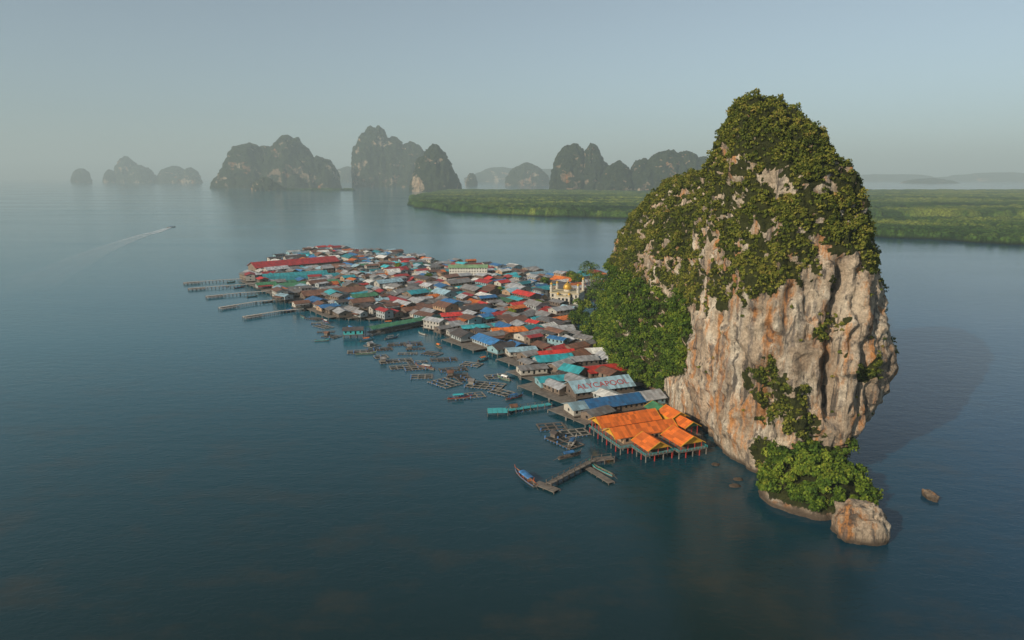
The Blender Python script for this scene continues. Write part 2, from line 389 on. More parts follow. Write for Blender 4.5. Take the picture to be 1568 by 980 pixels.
nb=bump(nt,noise(nt,P_,.14,4,.55,(.8,1.5,1)),.15,1,nb)
L(nt,nb,b.inputs['Normal'])
M_water=m
S=60000
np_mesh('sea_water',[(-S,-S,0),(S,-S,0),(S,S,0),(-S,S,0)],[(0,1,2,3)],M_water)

# ------------------------------------------------------------------ distant karsts
def karst(name,towers,seed):
    Vs=[];Fs=[];o=0
    for k,tw in enumerate(towers):
        X,Y,w,h,ry=tw[:5]; p=tw[5] if len(tw)>5 else 2.6; lean=tw[6] if len(tw)>6 else 0
        n=110; lev=60
        t=np.arange(n)*2*np.pi/n
        zz=np.linspace(0,1,lev)**.85
        V=np.array([(X+lean*w*z+math.cos(a)*w*(1-z**p)**.6*(1.1-.1*z),Y+math.sin(a)*ry*(1-z**p)**.6,z*h-(8 if z==0 else 0)) for z in zz for a in t])
        c=np.array([X,Y,0]); D=V-c; D[:,2]=0; ln=np.linalg.norm(D,axis=1)[:,None]+1e-6; D=D/ln
        sc=w*.7
        dd=.26*w*fbm(V/np.array([sc,sc,sc*2.]),4,seed+k)+.2*w*ridged(V/np.array([sc*.4,sc*.4,sc*1.8]),4,seed+k+9)
        V=V+D*(dd*np.clip(ln[:,0]/(w*.3),0,1))[:,None]; V[:,2]+=h*.12*fbm(V/np.array([sc*.5,sc*.5,1e5]),5,seed+k+20)*(V[:,2]>h*.25)
        Vs.append(V); F=[(i*n+j,i*n+(j+1)%n,(i+1)*n+(j+1)%n,(i+1)*n+j) for i in range(lev-1) for j in range(n)]
        Fs.append(np.array(F)+o); o+=len(V)
    return np_mesh(name,np.concatenate(Vs),np.concatenate(Fs),M_far,smooth=True)
karst('karst_island',[(-2238,6000,250,375,220,1.6),(-1902,6000,215,440,220,1.9),(-1640,6000,140,270,160,1.8),(-2440,6050,150,170,120,1.2),(-2070,6050,170,360,200,2.4),(-1800,5980,170,330,180,1.8)],1)
karst('karst_islet',[(-1774,5000,90,95,60,1.7),(-1690,5000,50,40,40,1.5)],2)
karst('karst_island',[(-1295,6500,160,540,200,4,.15),(-1119,6500,170,440,200,3),(-924,6500,165,400,180,3.4),(-1400,6480,70,330,100,2)],3)
karst('karst_island',[(-505,4700,130,306,140,1.9,-.1),(-600,4700,75,195,90,1.7)],4)
karst('karst_island',[(180,8000,215,250,200,1.9),(290,8000,130,160,120)],5)
karst('karst_island',[(370,4500,115,305,130,2.6,.1),(500,4480,90,300,110,2.2),(570,4480,80,200,100,1.6)],6)
karst('karst_island',[(633,4200,95,185,110,2.2),(790,4200,100,204,110,1.9),(928,4200,120,256,120,3),(1046,4200,95,250,110,2.6),(1144,4200,90,215,110,2),(1240,4200,90,190,110)],7)
karst('karst_island',[(-6790,11000,130,225,120,1.8)],8)
karst('karst_island',[(-6070,11000,190,400,180,1.6),(-5860,11000,220,280,180,1.8),(-6270,10900,100,200,100),(-5720,10800,130,230,120,1.6)],9)
karst('karst_island',[(-5315,11000,250,255,200,1.4),(-5000,10500,120,130,100,1.4),(-4830,10500,140,230,120,1.6),(-4676,12000,300,350,200,1.5)],10)
karst('karst_island',[(-2720,11500,260,270,200,1.4),(-464,8000,60,140,60,1.8),(-170,13000,600,260,300,1.3),(700,13000,900,230,300,1.3)],11)
karst('distant_hills',[(6300,10500,330,75,300,1.4),(8200,15000,1300,150,300,1.3),(10500,15000,1500,190,400,1.3)],12)

# ------------------------------------------------------------------ mangroves
def worley(x,y,c,seed=0):
    gx=np.floor(x/c).astype(np.int64); gy=np.floor(y/c).astype(np.int64); best=np.full(x.shape,9.); bid=np.zeros(x.shape)
    for dx in (-1,0,1):
        for dy in (-1,0,1):
            a=gx+dx; bb=gy+dy; px=(a+_h(a,bb,0*a,seed))*c; py=(bb+_h(a,bb,0*a,seed+5))*c
            d=np.hypot(x-px,y-py)/c; r=_h(a,bb,0*a,seed+9); u=d<best; best=np.where(u,d,best); bid=np.where(u,r,bid)
    return best,bid
def inpoly(x,y,poly):
    r=np.zeros(np.shape(x),bool); n=len(poly)
    for i in range(n):
        x1,y1=poly[i];x2,y2=poly[(i+1)%n]
        if y1==y2: continue
        c=((y1>y)!=(y2>y))&(x<(x2-x1)*(y-y1)/(y2-y1)+x1); r^=c
    return r
mm_,nt,b=newmat('mangrove_canopy'); g=N(nt,'ShaderNodeNewGeometry'); a=N(nt,'ShaderNodeAttribute'); a.attribute_name='tint'
c1=ramp(nt,a.outputs['Fac'],[(0,(.012,.034,.01)),(.5,(.048,.094,.018)),(1,(.17,.2,.033))])
c1=mix(nt,1.0,c1,ramp(nt,noise(nt,g.outputs['Position'],.25,5,.7),[(.38,.35),(.62,1.5)]),'MULTIPLY')
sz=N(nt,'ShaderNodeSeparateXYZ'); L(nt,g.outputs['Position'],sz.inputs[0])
c1=mix(nt,ramp(nt,math_(nt,'DIVIDE',sz.outputs[2],8),[(.1,1),(.8,0)]),c1,(.006,.012,.006))  # lower canopy sides go near black by height: shadow put into the colour
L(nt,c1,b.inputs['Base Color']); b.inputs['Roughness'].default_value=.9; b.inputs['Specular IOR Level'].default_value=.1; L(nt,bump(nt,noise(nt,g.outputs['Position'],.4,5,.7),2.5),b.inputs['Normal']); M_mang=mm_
def mangrove(name,poly,sp,crown,h=9):
    pl=np.array(poly); x0,y0=pl.min(0)-20; x1,y1=pl.max(0)+20
    xs=np.arange(x0,x1,sp); ys=np.arange(y0,y1,sp); X,Y=np.meshgrid(xs,ys); sh=X.shape; X=X.ravel();Y=Y.ravel()
    X=X+rng.uniform(-.3,.3,X.shape)*sp; Y=Y+rng.uniform(-.3,.3,Y.shape)*sp
    q=np.stack([X,Y,0*X],1); wx=X+30*fbm(q/90,3,3)+8*fbm(q/25,2,4); wy=Y+30*fbm(q/90,3,8)+8*fbm(q/25,2,5)
    ins=inpoly(wx,wy,poly); d,bid=worley(X,Y,crown,2)
    z=h*(.5+.55*bid)+.5*crown*np.sqrt(np.clip(1-(d/.75)**2,0,1))+4*fbm(q/60,3,6); z=np.where(ins,z,-3)
    cut=np.abs(fbm(q/np.array([420,150,1.]),2,66))<.018
    z=np.where(cut&(Y>1250),-3,z)
    ti=np.clip(.42+.9*fbm(q/np.array([260,120,1.]),4,12)+.6*(bid-.5),0,1)
    idx=np.arange(len(X)).reshape(sh); F=np.stack([idx[:-1,:-1],idx[:-1,1:],idx[1:,1:],idx[1:,:-1]],-1).reshape(-1,4)
    F=F[ins[F].any(1)]
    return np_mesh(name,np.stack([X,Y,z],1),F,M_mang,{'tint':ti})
mangrove('mangrove_forest',[(590,1180),(680,1090),(760,1020),(900,960),(1400,1000),(1700,1500),(900,1560),(640,1480)],2.9,10)
mangrove('mangrove_forest',[(480,1660),(900,1690),(1800,1640),(3200,2600),(3600,4400),(900,4400),(600,2400)],8,22,11)
mangrove('mangrove_forest',[(-310,2250),(-156,1970),(27,1800),(276,1660),(475,1580),(620,1640),(560,2200),(800,4000),(250,4500),(-420,4500),(-455,3100)],5.5,17,12)
mangrove('mangrove_forest',[(-1720,4990),(-1140,4960),(-1130,5040),(-1700,5060)],8,16)

# ------------------------------------------------------------------ village
VP=[(-258,654),(-188,548),(-149,495),(-118,470),(-66,476),(-37,404),(-5,372),(5,325),(17,292),(22,268),(34,264),(62,272),(70,285),(62,310),(53,369),(40,430),(40,470),(44,520),(60,560),(95,610),(92,684),(43,684),(4,733),(-62,771),(-113,819),(-160,900),(-270,930),(-286,819),(-275,698)]
roofs=['grey']*28+['zinc']*17+['rust']*21+['dark']*13+['maroon']*6+['teal']*6+['blue']*6+['orange']*5+['green']*3+['white']*6+['red']*5+['pale']*6+['aqua']*3
def house(x,y,rot,Ln,W,st,rn,name='stilt_house',over=.7,rise=None,fl=2.4,wall=None,lean=None,ret=False):
    h=MB(); rise=rise or W*.5*random.uniform(.24,.44); wh=2.7*st; ze=fl+wh
    h.box(-Ln/2-.6,Ln/2+.6,-W/2-.9,W/2+.9,fl-.25,fl,3)
    for ix in range(4):
        for iy in range(3):
            px=-Ln/2+Ln*ix/3; py=-W/2+W*iy/2; h.box(px-.16,px+.16,py-.16,py+.16,-2,fl-.25,5)
    h.gwall(0,0,Ln,W,fl+.003,ze,rise,0); h.gable(0,0,Ln,W,ze,rise,over,1)
    for s in range(st):
        nw=max(2,int(Ln/2.6)); zb=fl+2.7*s
        for sd in (-1,1):
            for i in range(nw):
                cx=-Ln/2+Ln*(i+.5)/nw; yy=sd*W/2; door=(s==0 and i==nw//2)
                h.box(cx-.5,cx+.5,min(yy,yy+sd*.05),max(yy,yy+sd*.05),zb+(.1 if door else .9),zb+2.1,2)
            xx=sd*Ln/2
            h.box(min(xx,xx+sd*.05),max(xx,xx+sd*.05),-.6,.6,zb+.9,zb+2.0,2)
    if lean:
        sd=lean[0]; d=lean[1]; y0=sd*(W/2+.1); y1=sd*(W/2+d); z0=ze-.35; z1=ze-1.1
        a=sorted([(y0,z0),(y1,z1)])
        h.add([(-Ln/2,a[0][0],a[0][1]),(Ln/2*.8,a[0][0],a[0][1]),(Ln/2*.8,a[1][0],a[1][1]),(-Ln/2,a[1][0],a[1][1]),
               (-Ln/2,a[0][0],a[0][1]+.12),(Ln/2*.8,a[0][0],a[0][1]+.12),(Ln/2*.8,a[1][0],a[1][1]+.12),(-Ln/2,a[1][0],a[1][1]+.12)],
              [(0,3,2,1),(4,5,6,7),(0,1,5,4),(1,2,6,5),(2,3,7,6),(3,0,4,7)],4)
        yb=sorted((sd*(W/2+.95),y1-sd*.2)); h.box(-Ln/2,Ln/2*.8,yb[0],yb[1],fl-.3,fl-.1,3)
        for px in (-Ln/2+.2,0,Ln/2*.8-.2): h.box(px-.1,px+.1,y1-sd*.3-.1,y1-sd*.3+.1,-2,z1+.1,3)
    if random.random()<.3:
        tx=Ln*.3; h.lathe(tx,W*.5+.2,[(.6,fl),(.6,fl+1.6),(.35,fl+1.9)],8,5)
    return h.make(name,[wall or random.choice(Wm),R[rn],M_dark,M_wood,R[random.choice(roofs)],M_conc],(x,y,0),rot)
excl=[]
def ex(x,y,r): excl.append((x,y,r))
A=math.atan2(-.8,.6)
house(-236,738,math.radians(40),92,24,2,'maroon','market_hall',1.2,4.5,wall=Wm[1]); 
for t in (-40,-30,-18,-6,6,18,30,40): ex(-236+t*.766,738+t*.643,20)
house(-214,668,math.radians(28),60,13,1,'aqua','market_hall',1,2.6); house(-200,648,math.radians(28),66,15,1,'teal','market_hall',1,2.6)
for t in (-28,-10,10,28): ex(-208+t*.88,658+t*.47,19)
house(-186,610,math.radians(30),56,19,1,'green','market_hall',1,2.2); house(-150,566,math.radians(32),52,14,1,'rust','market_hall',1,3)
for t in (-22,-7,8,22): ex(-186+t*.86,610+t*.5,15); ex(-150+t*.85,566+t*.53,13)
house(-44,682,math.radians(2),38,10,3,'sage','school_building',1,2.2,wall=M_white,fl=3.0); ex(-56,680,15); ex(-32,680,15); ex(-44,668,14)
for args in [(43,281,.40,26,11,1,'blue'),(57,288,.40,18,11,1,'zinc'),(29,276,.40,11,9,1,'pale'),(47,333,.35,22,12,1,'red'),(22,352,.3,20,10,1,'teal'),(24,363,.3,20,8,1,'red'),(47,368,.2,14,9,1,'white'),(20,315,.3,16,9,1,'teal'),(38,352,.3,14,9,1,'zinc'),(5,372,.3,16,9,1,'pale'),(-22,432,.3,22,9,1,'aqua'),(-2,420,.3,22,9,1,'orange'),(10,335,.3,14,8,1,'grey'),(30,425,.3,18,9,1,'zinc'),(-40,470,.3,20,9,1,'red'),(-60,520,.3,18,9,1,'grey')]:
    house(*args); ex(args[0]-4,args[1]-1,7); ex(args[0]+4,args[1]+1,7)
hh=house(40,303,.38,30,13,1,'pale','painted_roof_house',.8,3.2,fl=3.0)
for t in (-14,-5,5,14): ex(40+t*.93,301+t*.37,11.5)
cu=bpy.data.curves.new('letters','FONT'); cu.body='ALYCAPOOL'; cu.size=4.6; cu.extrude=.03; cu.align_x='CENTER'
to=bpy.data.objects.new('t',cu); scene.collection.objects.link(to)
me=bpy.data.meshes.new_from_object(to.evaluated_get(bpy.context.evaluated_depsgraph_get())); bpy.data.objects.remove(to)
me.materials.clear(); me.materials.append(M_letter)
to=bpy.data.objects.new('roof_letters',me); scene.collection.objects.link(to); to.parent=hh
sl=3.2/6.5; to.rotation_euler=(math.atan(sl),0,0); to.location=(0,-5.4,5.7+1.1*sl+.28)
cnt=0
u=np.array([.6,-.8]); w=np.array([.8,.6]); o0=np.array([-90.,600.])
mos=[(46,548,23),(40,526,17)]
tries=0; big=0
while big<46 and tries<3000:
    tries+=1
    p=np.array([random.uniform(-270,90),random.uniform(300,900)])
    if not all(bool(inpoly(np.array([p[0]+dx]),np.array([p[1]+dy]),VP)[0]) for dx,dy in ((-9,0),(9,0),(0,9),(0,-9))): continue
    if any((p[0]-a)**2+(p[1]-b_)**2<(r+10)**2 for a,b_,r in excl+mos): continue
    rt=A+random.gauss(0,.08)+(math.pi/2 if random.random()<.6 else 0); Ln=random.uniform(18,26); Wd_=random.uniform(10.5,13.5)
    house(p[0],p[1],rt,Ln,Wd_,random.choice((1,1,2)),random.choice(['grey','zinc','rust','maroon','teal','pale','white','green','blue','red','dark','zinc','grey','orange']),'shop_house',.9)
    for s in (-1,0,1): ex(p[0]+math.cos(rt)*s*Ln*.33,p[1]+math.sin(rt)*s*Ln*.33,8.5)
    big+=1
for i in range(-60,60):
    for j in range(-45,45):
        p=o0+u*i*12.6+w*j*11.0+np.array([random.uniform(-1.8,1.8),random.uniform(-1.8,1.8)])
        if not bool(inpoly(np.array([p[0]]),np.array([p[1]]),VP)[0]): continue
        if any((p[0]-a)**2+(p[1]-b_)**2<r*r for a,b_,r in excl+mos): continue
        if random.random()<.05: continue
        fl=random.random()<.45; k=random.choice((.75,.9,1,1.12))
        house(p[0],p[1],A+random.gauss(0,.12)+(math.pi/2 if fl else 0),random.uniform(10,15.5)*k,random.uniform(7.2,10.6)*k,2 if random.random()<.22 else 1,random.choice(roofs),
              fl=2.0+random.random()*1.4,lean=(random.choice((-1,1)),random.uniform(2,4)) if random.random()<.5 else None); cnt+=1
d=MB()
for i in range(-60,60):
    for j in range(-45,45):
        p=o0+u*i*11.6+w*j*10.2
        if bool(inpoly(np.array([p[0]]),np.array([p[1]]),VP)[0]):
            cs=[p+u*a*6.0+w*b_*5.3 for a,b_ in ((-1,-1),(1,-1),(1,1),(-1,1))]
            zt=1.5+.05*((i*7+j*3)%5)
            d.add([(q[0],q[1],zt-.2) for q in cs]+[(q[0],q[1],zt) for q in cs],[(0,1,2,3),(7,6,5,4),(0,4,5,1),(1,5,6,2),(2,6,7,3),(3,7,4,0)],0)
            for q in cs[:2]: d.box(q[0]-.2,q[0]+.2,q[1]-.2,q[1]+.2,-2,zt-.2,1)
d.make('village_deck',[M_deck,M_conc])
# mosque
q=MB(); q.box(-13,13,-10,10,-2,10,0); q.box(-13.5,13.5,-10.5,10.5,10,10.6,3)
q.box(-6,6,-14,-10.003,-2,8,0); q.box(-6.4,6.4,-14.4,-10.006,8,8.5,3)
for s in (-1,1):
    for k in range(6):
        x=-10.4+k*4.2
        for zz in (3,6.6): q.box(x-.8,x+.8,min(s*10,s*10.06),max(s*10,s*10.06),zz,zz+2.4,2)
    for k in range(4):
        y=-7+k*4.6
        for zz in (3,6.6): q.box(min(s*13,s*13.06),max(s*13,s*13.06),y-.8,y+.8,zz,zz+2.4,2)
for k in range(3): q.box(-4.4+k*3.4,-2.4+k*3.4,-14.06,-14,1.5,6.5,2)
def dome(cx,cy,z,r):
    q.lathe(cx,cy,[(r*.92,z),(r*.92,z+r*.5)],20,0)
    q.lathe(cx,cy,[(r*.95,z+r*.5),(r*1.1,z+r*.85),(r*1.08,z+r*1.2),(r*.85,z+r*1.65),(r*.45,z+r*2),(r*.12,z+r*2.3),(.05,z+r*3)],20,1)
dome(0,0,10.6,3.4)
for x,y,h_ in ((-12,-9,14),(12,-9,14),(-12,9,12.5),(12,9,17)):
    q.lathe(x,y,[(1.3,-2),(1.3,h_),(1.8,h_+.2),(1.8,h_+.8),(1.0,h_+.9),(1.0,h_+2.6)],12,0); dome(x,y,h_+2.6,1.15)
for x in (-5,5): dome(x,-12,8.5,1.2)
q.make('mosque',[simple('mosque_plaster',(.5,.46,.38),.7,.25),M_gold,M_dark,simple('cornice',(.48,.4,.24))],(45,548,-1),math.radians(-20),.92)
# restaurant: several orange gabled pavilions on one piled deck
q=MB(); fl=3.0
def slab(x0,x1,y0,y1):
    q.box(x0,x1,y0,y1,fl-.3,fl,3)
    nx=max(2,int((x1-x0)/3.6)); ny=max(2,int((y1-y0)/3.6))
    for ix in range(nx+1):
        for iy in range(ny+1):
            X=x0+.3+(x1-x0-.6)*ix/nx; Y=y0+.3+(y1-y0-.6)*iy/ny
            q.box(X-.17,X+.17,Y-.17,Y+.17,-2,fl-.3,4 if (ix+iy)%2 else 5)
def rail(x0,y0,x1,y1,mi=6):
    ln=math.hypot(x1-x0,y1-y0); n=max(2,int(ln/1.6))
    q.beam((x0,y0,fl+1),(x1,y1,fl+1),.05,mi); q.beam((x0,y0,fl+.55),(x1,y1,fl+.55),.035,mi)
    for i in range(n+1):
        X=x0+(x1-x0)*i/n; Y=y0+(y1-y0)*i/n; q.beam((X,Y,fl),(X,Y,fl+1.02),.05,mi)
slab(-1,36,8.01,36); slab(4.5,18,-3,8); slab(19.5,34,-5,8)
rail(-1,8.01,-1,36); rail(-1,8.01,4.5,8.01); rail(4.5,-3,18,-3); rail(4.5,-3,4.5,8); rail(18,-3,18,8); rail(19.5,-5,34,-5); rail(34,-5,34,8); rail(19.5,-5,19.5,8); rail(36,8,36,36)
def pav(cx,cy,Ln,W,ze,rise,ax,rm=1,wl=0):
    q.gable(cx,cy,Ln,W,ze,rise,.9,rm,ax)
    lx,ly=(Ln/2,W/2) if ax=='x' else (W/2,Ln/2)
    nx=max(2,int(lx*2/3.4)); ny=max(2,int(ly*2/3.4))
    for i in range(nx+1):
        for y in (-ly+.3,ly-.3):
            X=cx-lx+.3+(2*lx-.6)*i/nx; q.box(X-.13,X+.13,cy+y-.13,cy+y+.13,fl,ze,4)
    for i in range(1,ny):
        for x in (-lx+.3,lx-.3):
            Y=cy-ly+.3+(2*ly-.6)*i/ny; q.box(cx+x-.13,cx+x+.13,Y-.13,Y+.13,fl,ze,4)
    q.gwall(cx,cy,Ln-.3,W-.3,ze-.35,ze,rise*.96,wl,ax)
    k=rise/(W/2)
    e=Ln/2+.92
    for s in (-1,1):
        for t in (-1,1):
            a=(s*e,t*(W/2+.9),ze-.9*k+.1); b_=(s*e,0,ze+rise+.12)
            if ax=='y': a=(-a[1],a[0],a[2]); b_=(-b_[1],b_[0],b_[2])
            q.beam((cx+a[0],cy+a[1],a[2]),(cx+b_[0],cy+b_[1],b_[2]),.14,0)
pav(14,29,30,10.4,7.3,2.8,'x'); pav(15,17.3,31,9.6,6.2,2.7,'x')
pav(11.3,3.6,11.5,10,5.4,2.8,'y'); pav(26.7,2.6,13,11,5.9,3.1,'y'); 
pav(36.5,24,10,8,8.6,2.2,'y'); pav(36.5,13.5,8,7,7.4,2.0,'y',1,7); pav(36,35,9,8,7.6,2,'y',9)
q.box(3,29,12,33,fl,5.9,8); q.box(32.5,40,20,38,fl,8.0,0)
for i in range(10): q.box(4+i*2.5,5.4+i*2.5,11.94,12,fl+.8,5.2,2)
for i in range(3): 
    for zz in (3.6,5.8): q.box(33.2+i*2,34.4+i*2,19.94,20,zz,zz+1.4,2 if zz<4 else 7)
    q.box(40,40.06,21.5+i*5,24+i*5,5.6,7.2,7)
slab(36.01,41,8.5,38)
q.make('seafood_restaurant',[M_yellow,M_orange,M_dark,M_deck,M_redp,M_conc,M_teal,M_green,Wm[6],R['green']],(43,228.5,0),math.radians(22),.86)
def pier(name,pts,w,mat=None,z=1.6,rail=True,roof=None):
    q=MB()
    for (a,b_) in zip(pts[:-1],pts[1:]):
        a=Vector((*a,0)); b_=Vector((*b_,0)); dd=(b_-a); ln=dd.length; dn=dd/ln; s=Vector((-dn.y,dn.x,0))
        def c(t,o,zz): v=a+dn*t+s*o; return (v.x,v.y,zz)
        n=max(1,int(ln/3))
        for k in range(n*2):
            t0=ln*k/(n*2); t1=ln*(k+.96)/(n*2); zz=z+.03*((k*7)%3)
            q.add([c(t0,-w/2,zz-.2),c(t1,-w/2,zz-.2),c(t1,w/2,zz-.2),c(t0,w/2,zz-.2),c(t0,-w/2,zz),c(t1,-w/2,zz),c(t1,w/2,zz),c(t0,w/2,zz)],[(0,3,2,1),(4,5,6,7),(0,1,5,4),(1,2,6,5),(2,3,7,6),(3,0,4,7)],0)
        for k in range(n+1):
            t=ln*k/n
            for o in (-w/2+.1,w/2-.1):
                q.beam(c(t,o,-2),c(t,o,z+(1. if rail else -.05)),.13,1)
        if rail:
            for o in (-w/2+.1,w/2-.1): q.beam(c(0,o,z+.95),c(ln,o,z+.95),.05,1)
        if roof:
            for k in range(n+1):
                for o in (-w/2+.2,w/2-.2): q.beam(c(ln*k/n,o,z),c(ln*k/n,o,z+2.9),.1,1)
            vs=[c(t,o,zz) for t in (0,ln) for o,zz in ((-w/2-.5,z+2.7),(0,z+4.1),(w/2+.5,z+2.7),(w/2+.5,z+2.85),(0,z+4.25),(-w/2-.5,z+2.85))]
            q.add(vs,[(0,1,7,6),(1,2,8,7),(2,3,9,8),(3,4,10,9),(4,5,11,10),(5,0,6,11),(0,5,4,1),(1,4,3,2),(6,7,10,11),(7,8,9,10)],2)
    return q.make(name,[mat or M_deck,M_wood,roof or M_wood])
pier('covered_pier',[(-92,428),(-52,468)],8,roof=R['green'])
house(-101,424,math.radians(10),12,9,1,'dark','pier_house',wall=M_teal)
pier('jetty',[(12,208),(29,227)],2.2); pier('jetty',[(29,227),(36,229)],3)
pier('floating_pontoon',[(8,210.5),(14.5,204.5)],3.4,z=.7,rail=False); pier('floating_pontoon',[(25,224.5),(33,210.5)],2.6,z=.7,rail=False)
pier('teal_jetty',[(-10.5,279),(-2,279.5)],6,M_teal,z=1.6,rail=False); pier('teal_jetty',[(-2,280),(17,288)],3,M_teal)
for a,b_,c_ in [((-310,638),(-280,656),(-262,664)),((-290,604),(-262,620),(-240,632)),((-256,563),(-234,580),(-212,590)),((-224,513),(-205,538),(-186,550)),((-192,478),(-172,500),(-158,508))]:
    pier('jetty',[a,b_,c_],3.0,M_pale,z=2.0,rail=False); d=Vector(b_)-Vector(a); d.normalize(); pier('floating_pontoon',[(a[0]-d.y*-1,a[1]),(a[0]+d.x*14,a[1]+d.y*14)],5.5,M_pale,z=1.2,rail=False)
def cage(x,y,rot,nx,ny,s=4):
    q=MB(); Wd=nx*s; H=ny*s
    for i in range(nx+1): q.box(-Wd/2+i*s-.3,-Wd/2+i*s+.3,-H/2-.3,H/2+.3,.25,.45,0)
    for j in range(ny+1): q.box(-Wd/2-.3,Wd/2+.3,-H/2+j*s-.3,-H/2+j*s+.3,.46,.6,0)
    for i in range(nx):
        for j in range(ny):
            cx=-Wd/2+(i+.5)*s; cy=-H/2+(j+.5)*s
            if random.random()<.8: q.box(cx-s/2+.4,cx+s/2-.4,cy-s/2+.4,cy+s/2-.4,.05,.12,1)
            if random.random()<.25: q.lathe(cx-s/2,cy-s/2,[(.3,.6),(.3,1.4)],8,2)
    if random.random()<.35:
        cx=-Wd/2+s/2; q.gwall(cx,0,2.6,2.4,.65,2.4,.7,0); q.gable(cx,0,2.6,2.4,2.4,.7,.4,3)
    for i in range(nx*2): q.lathe(-Wd/2+i*s/2,-H/2-.1,[(.28,-.2),(.28,.24)],8,2)
    q.make('fish_farm_raft',[random.choice((M_plank,M_plank,M_wood)),M_net,M_blue,R[random.choice(['grey','rust','dark','zinc'])]],(x,y,0),rot)
for x,y,r,nx,ny in [(-78,390,.3,4,2),(-70,402,.25,3,2),(-64,364,.3,5,2),(-74,373,.4,2,2),(-46,380,-.5,3,2),(-38,367,.2,4,2),(-50,350,.3,4,2),(-31,347,.3,4,2),(-33,323,-.8,4,3),(-22,357,-.4,3,2),(-13,319,-.3,5,3),(-20,303,.3,4,2),(-5,308,-.7,3,2),(16,263,.2,3,2),(20,247,-.9,4,2),(25,256,.3,3,2),(-141,478,-.5,3,2),(-128,452,-.7,4,2),(-115,423,-.5,3,2),(-122,436,.2,3,1),(-95,800,.3,5,2),(-70,812,.2,4,2),(-10,770,.2,4,2),(12,752,.2,4,2),(-84,399,.9,2,2),(-57,391,.2,3,1),(-52,362,.3,3,1),(-28,336,.1,3,2),(-60,380,.1,3,1),(-24,330,.4,2,2),(-90,384,.2,3,2),(-58,352,.3,4,2),(-46,334,.1,3,2),(-8,334,.3,3,2),(-134,463,.2,3,1),(4,284,.3,3,1),(-60,402,.3,3,2)]:
    cage(x,y,r,nx,ny,3.5)
def boat(x,y,rot,Ln=12,Wd=2.0,cols=None,canopy=True,name='longtail_boat'):
    q=MB(); ns=14; rows=[]
    for i in range(ns):
        t=i/(ns-1); hw=Wd/2*max(.04,min(1,(1-t)*2.6)**.7)*(.72+.28*min(1,t*4)); sh=.75+1.5*max(0,t-.55)**2*5*.5; kz=-.25+1.6*max(0,t-.7)**2*6
        x_=-Ln/2+Ln*t
        rows.append([(x_,-hw,sh),(x_,-hw*.93,sh*.62),(x_,-hw*.7,kz*.5),(x_,0,kz),(x_,hw*.7,kz*.5),(x_,hw*.93,sh*.62),(x_,hw,sh),(x_,hw*.85,sh-.05),(x_,hw*.7,min(.3,sh-.3)),(x_,-hw*.7,min(.3,sh-.3)),(x_,-hw*.85,sh-.05)])
    n=11
    for k in range(n):
        mi=0 if k in (0,5) else (1 if k in (6,10) else (2 if k in (7,8,9) else 3))
        q.add([rows[i][kk] for i in range(ns) for kk in (k,(k+1)%n)],[(2*i,2*i+1,2*i+3,2*i+2) for i in range(ns-1)],mi)
    q.add(rows[0],[tuple(range(n))],3); 
    q.beam((Ln/2-.1,0,rows[-1][0][2]-.2),(Ln/2+.5,0,rows[-1][0][2]+.9),.09,1,.05)
    if canopy:
        m_=8; pr=[(math.cos(math.pi*k/m_)*-Wd*.52,1.9+.45*math.sin(math.pi*k/m_)) for k in range(m_+1)]
        x0,x1=-Ln*.3,Ln*.16
        q.add([(xx,a,b_) for xx in (x0,x1) for a,b_ in pr]+[(xx,a,b_+.08) for xx in (x0,x1) for a,b_ in pr],
              [(k,k+1,m_+2+k,m_+1+k) for k in range(m_)]+[(2*(m_+1)+k,3*(m_+1)+k,3*(m_+1)+k+1,2*(m_+1)+k+1) for k in range(m_)],4)
        for xx in (x0+.2,0-.8,x1-.2):
            for s in (-1,1): q.beam((xx,s*Wd*.42,.6),(xx,s*Wd*.5,1.95),.05,1)
    for xx in (-.2,.08,.3): q.box(Ln*xx-.2,Ln*xx+.2,-Wd*.38,Wd*.38,.5,.56,1)
    q.beam((-Ln/2+.4,0,.9),(-Ln/2-2.4,.2,-.1),.05,2); q.box(-Ln/2+.2,-Ln/2+1,-.25,.25,.7,1.2,2)
    cols=cols or [random.choice([M_blue,M_teal,M_redp,M_green,M_white,M_wood]) for _ in range(2)]
    return q.make(name,[cols[0],cols[1],M_wood,M_deck,R['blue'] if Ln>13 else random.choice([R['blue'],R['teal'],R['orange'],R['white'],R['grey']])],(x,y,0),rot)
boat(4.4,214.5,math.radians(118),14,2.4,[M_blue,M_orange])
for x,y,r in [(21,233,.5),(23,245,1.2),(31,221,2.2),(1,300,.6),(-4,330,2.4),(-16,366,.8),(-44,396,2.1),(-58,430,2.3),(-70,455,.5),(-85,462,.4),(-108,445,2.2),(-130,466,2.3),(-152,485,2.2),(-168,505,.9),(-198,545,.9),(-220,570,.8),(-250,618,.9),(-270,650,.8),(-268,630,2.5),(-84,380,.2),(-46,350,2.6),(-24,300,.3),(-90,412,.6),(-76,418,.7),(-118,412,.2),(-60,408,.1)]:
    boat(x,y,r,random.uniform(8,12),1.7,canopy=random.random()<.5)
boat(-684,1380,math.radians(60),18,5,[M_white,M_white],name='speedboat')
mw,nt,b=newmat('wake_foam'); g=N(nt,'ShaderNodeNewGeometry')
b.inputs['Base Color'].default_value=(.75,.8,.82,1); b.inputs['Roughness'].default_value=.6
a=N(nt,'ShaderNodeAttribute'); a.attribute_name='tint'
L(nt,math_(nt,'MULTIPLY',a.outputs['Fac'],ramp(nt,noise(nt,g.outputs['Position'],.06,5,.7),[(.4,.4),(.6,1)])),b.inputs['Alpha'])
V=[];F=[];T=[]
pts=[(-684,1376),(-672,1330),(-655,1270),(-640,1190),(-612,1090),(-585,1000),(-560,920),(-535,850),(-480,700),(-420,560)]
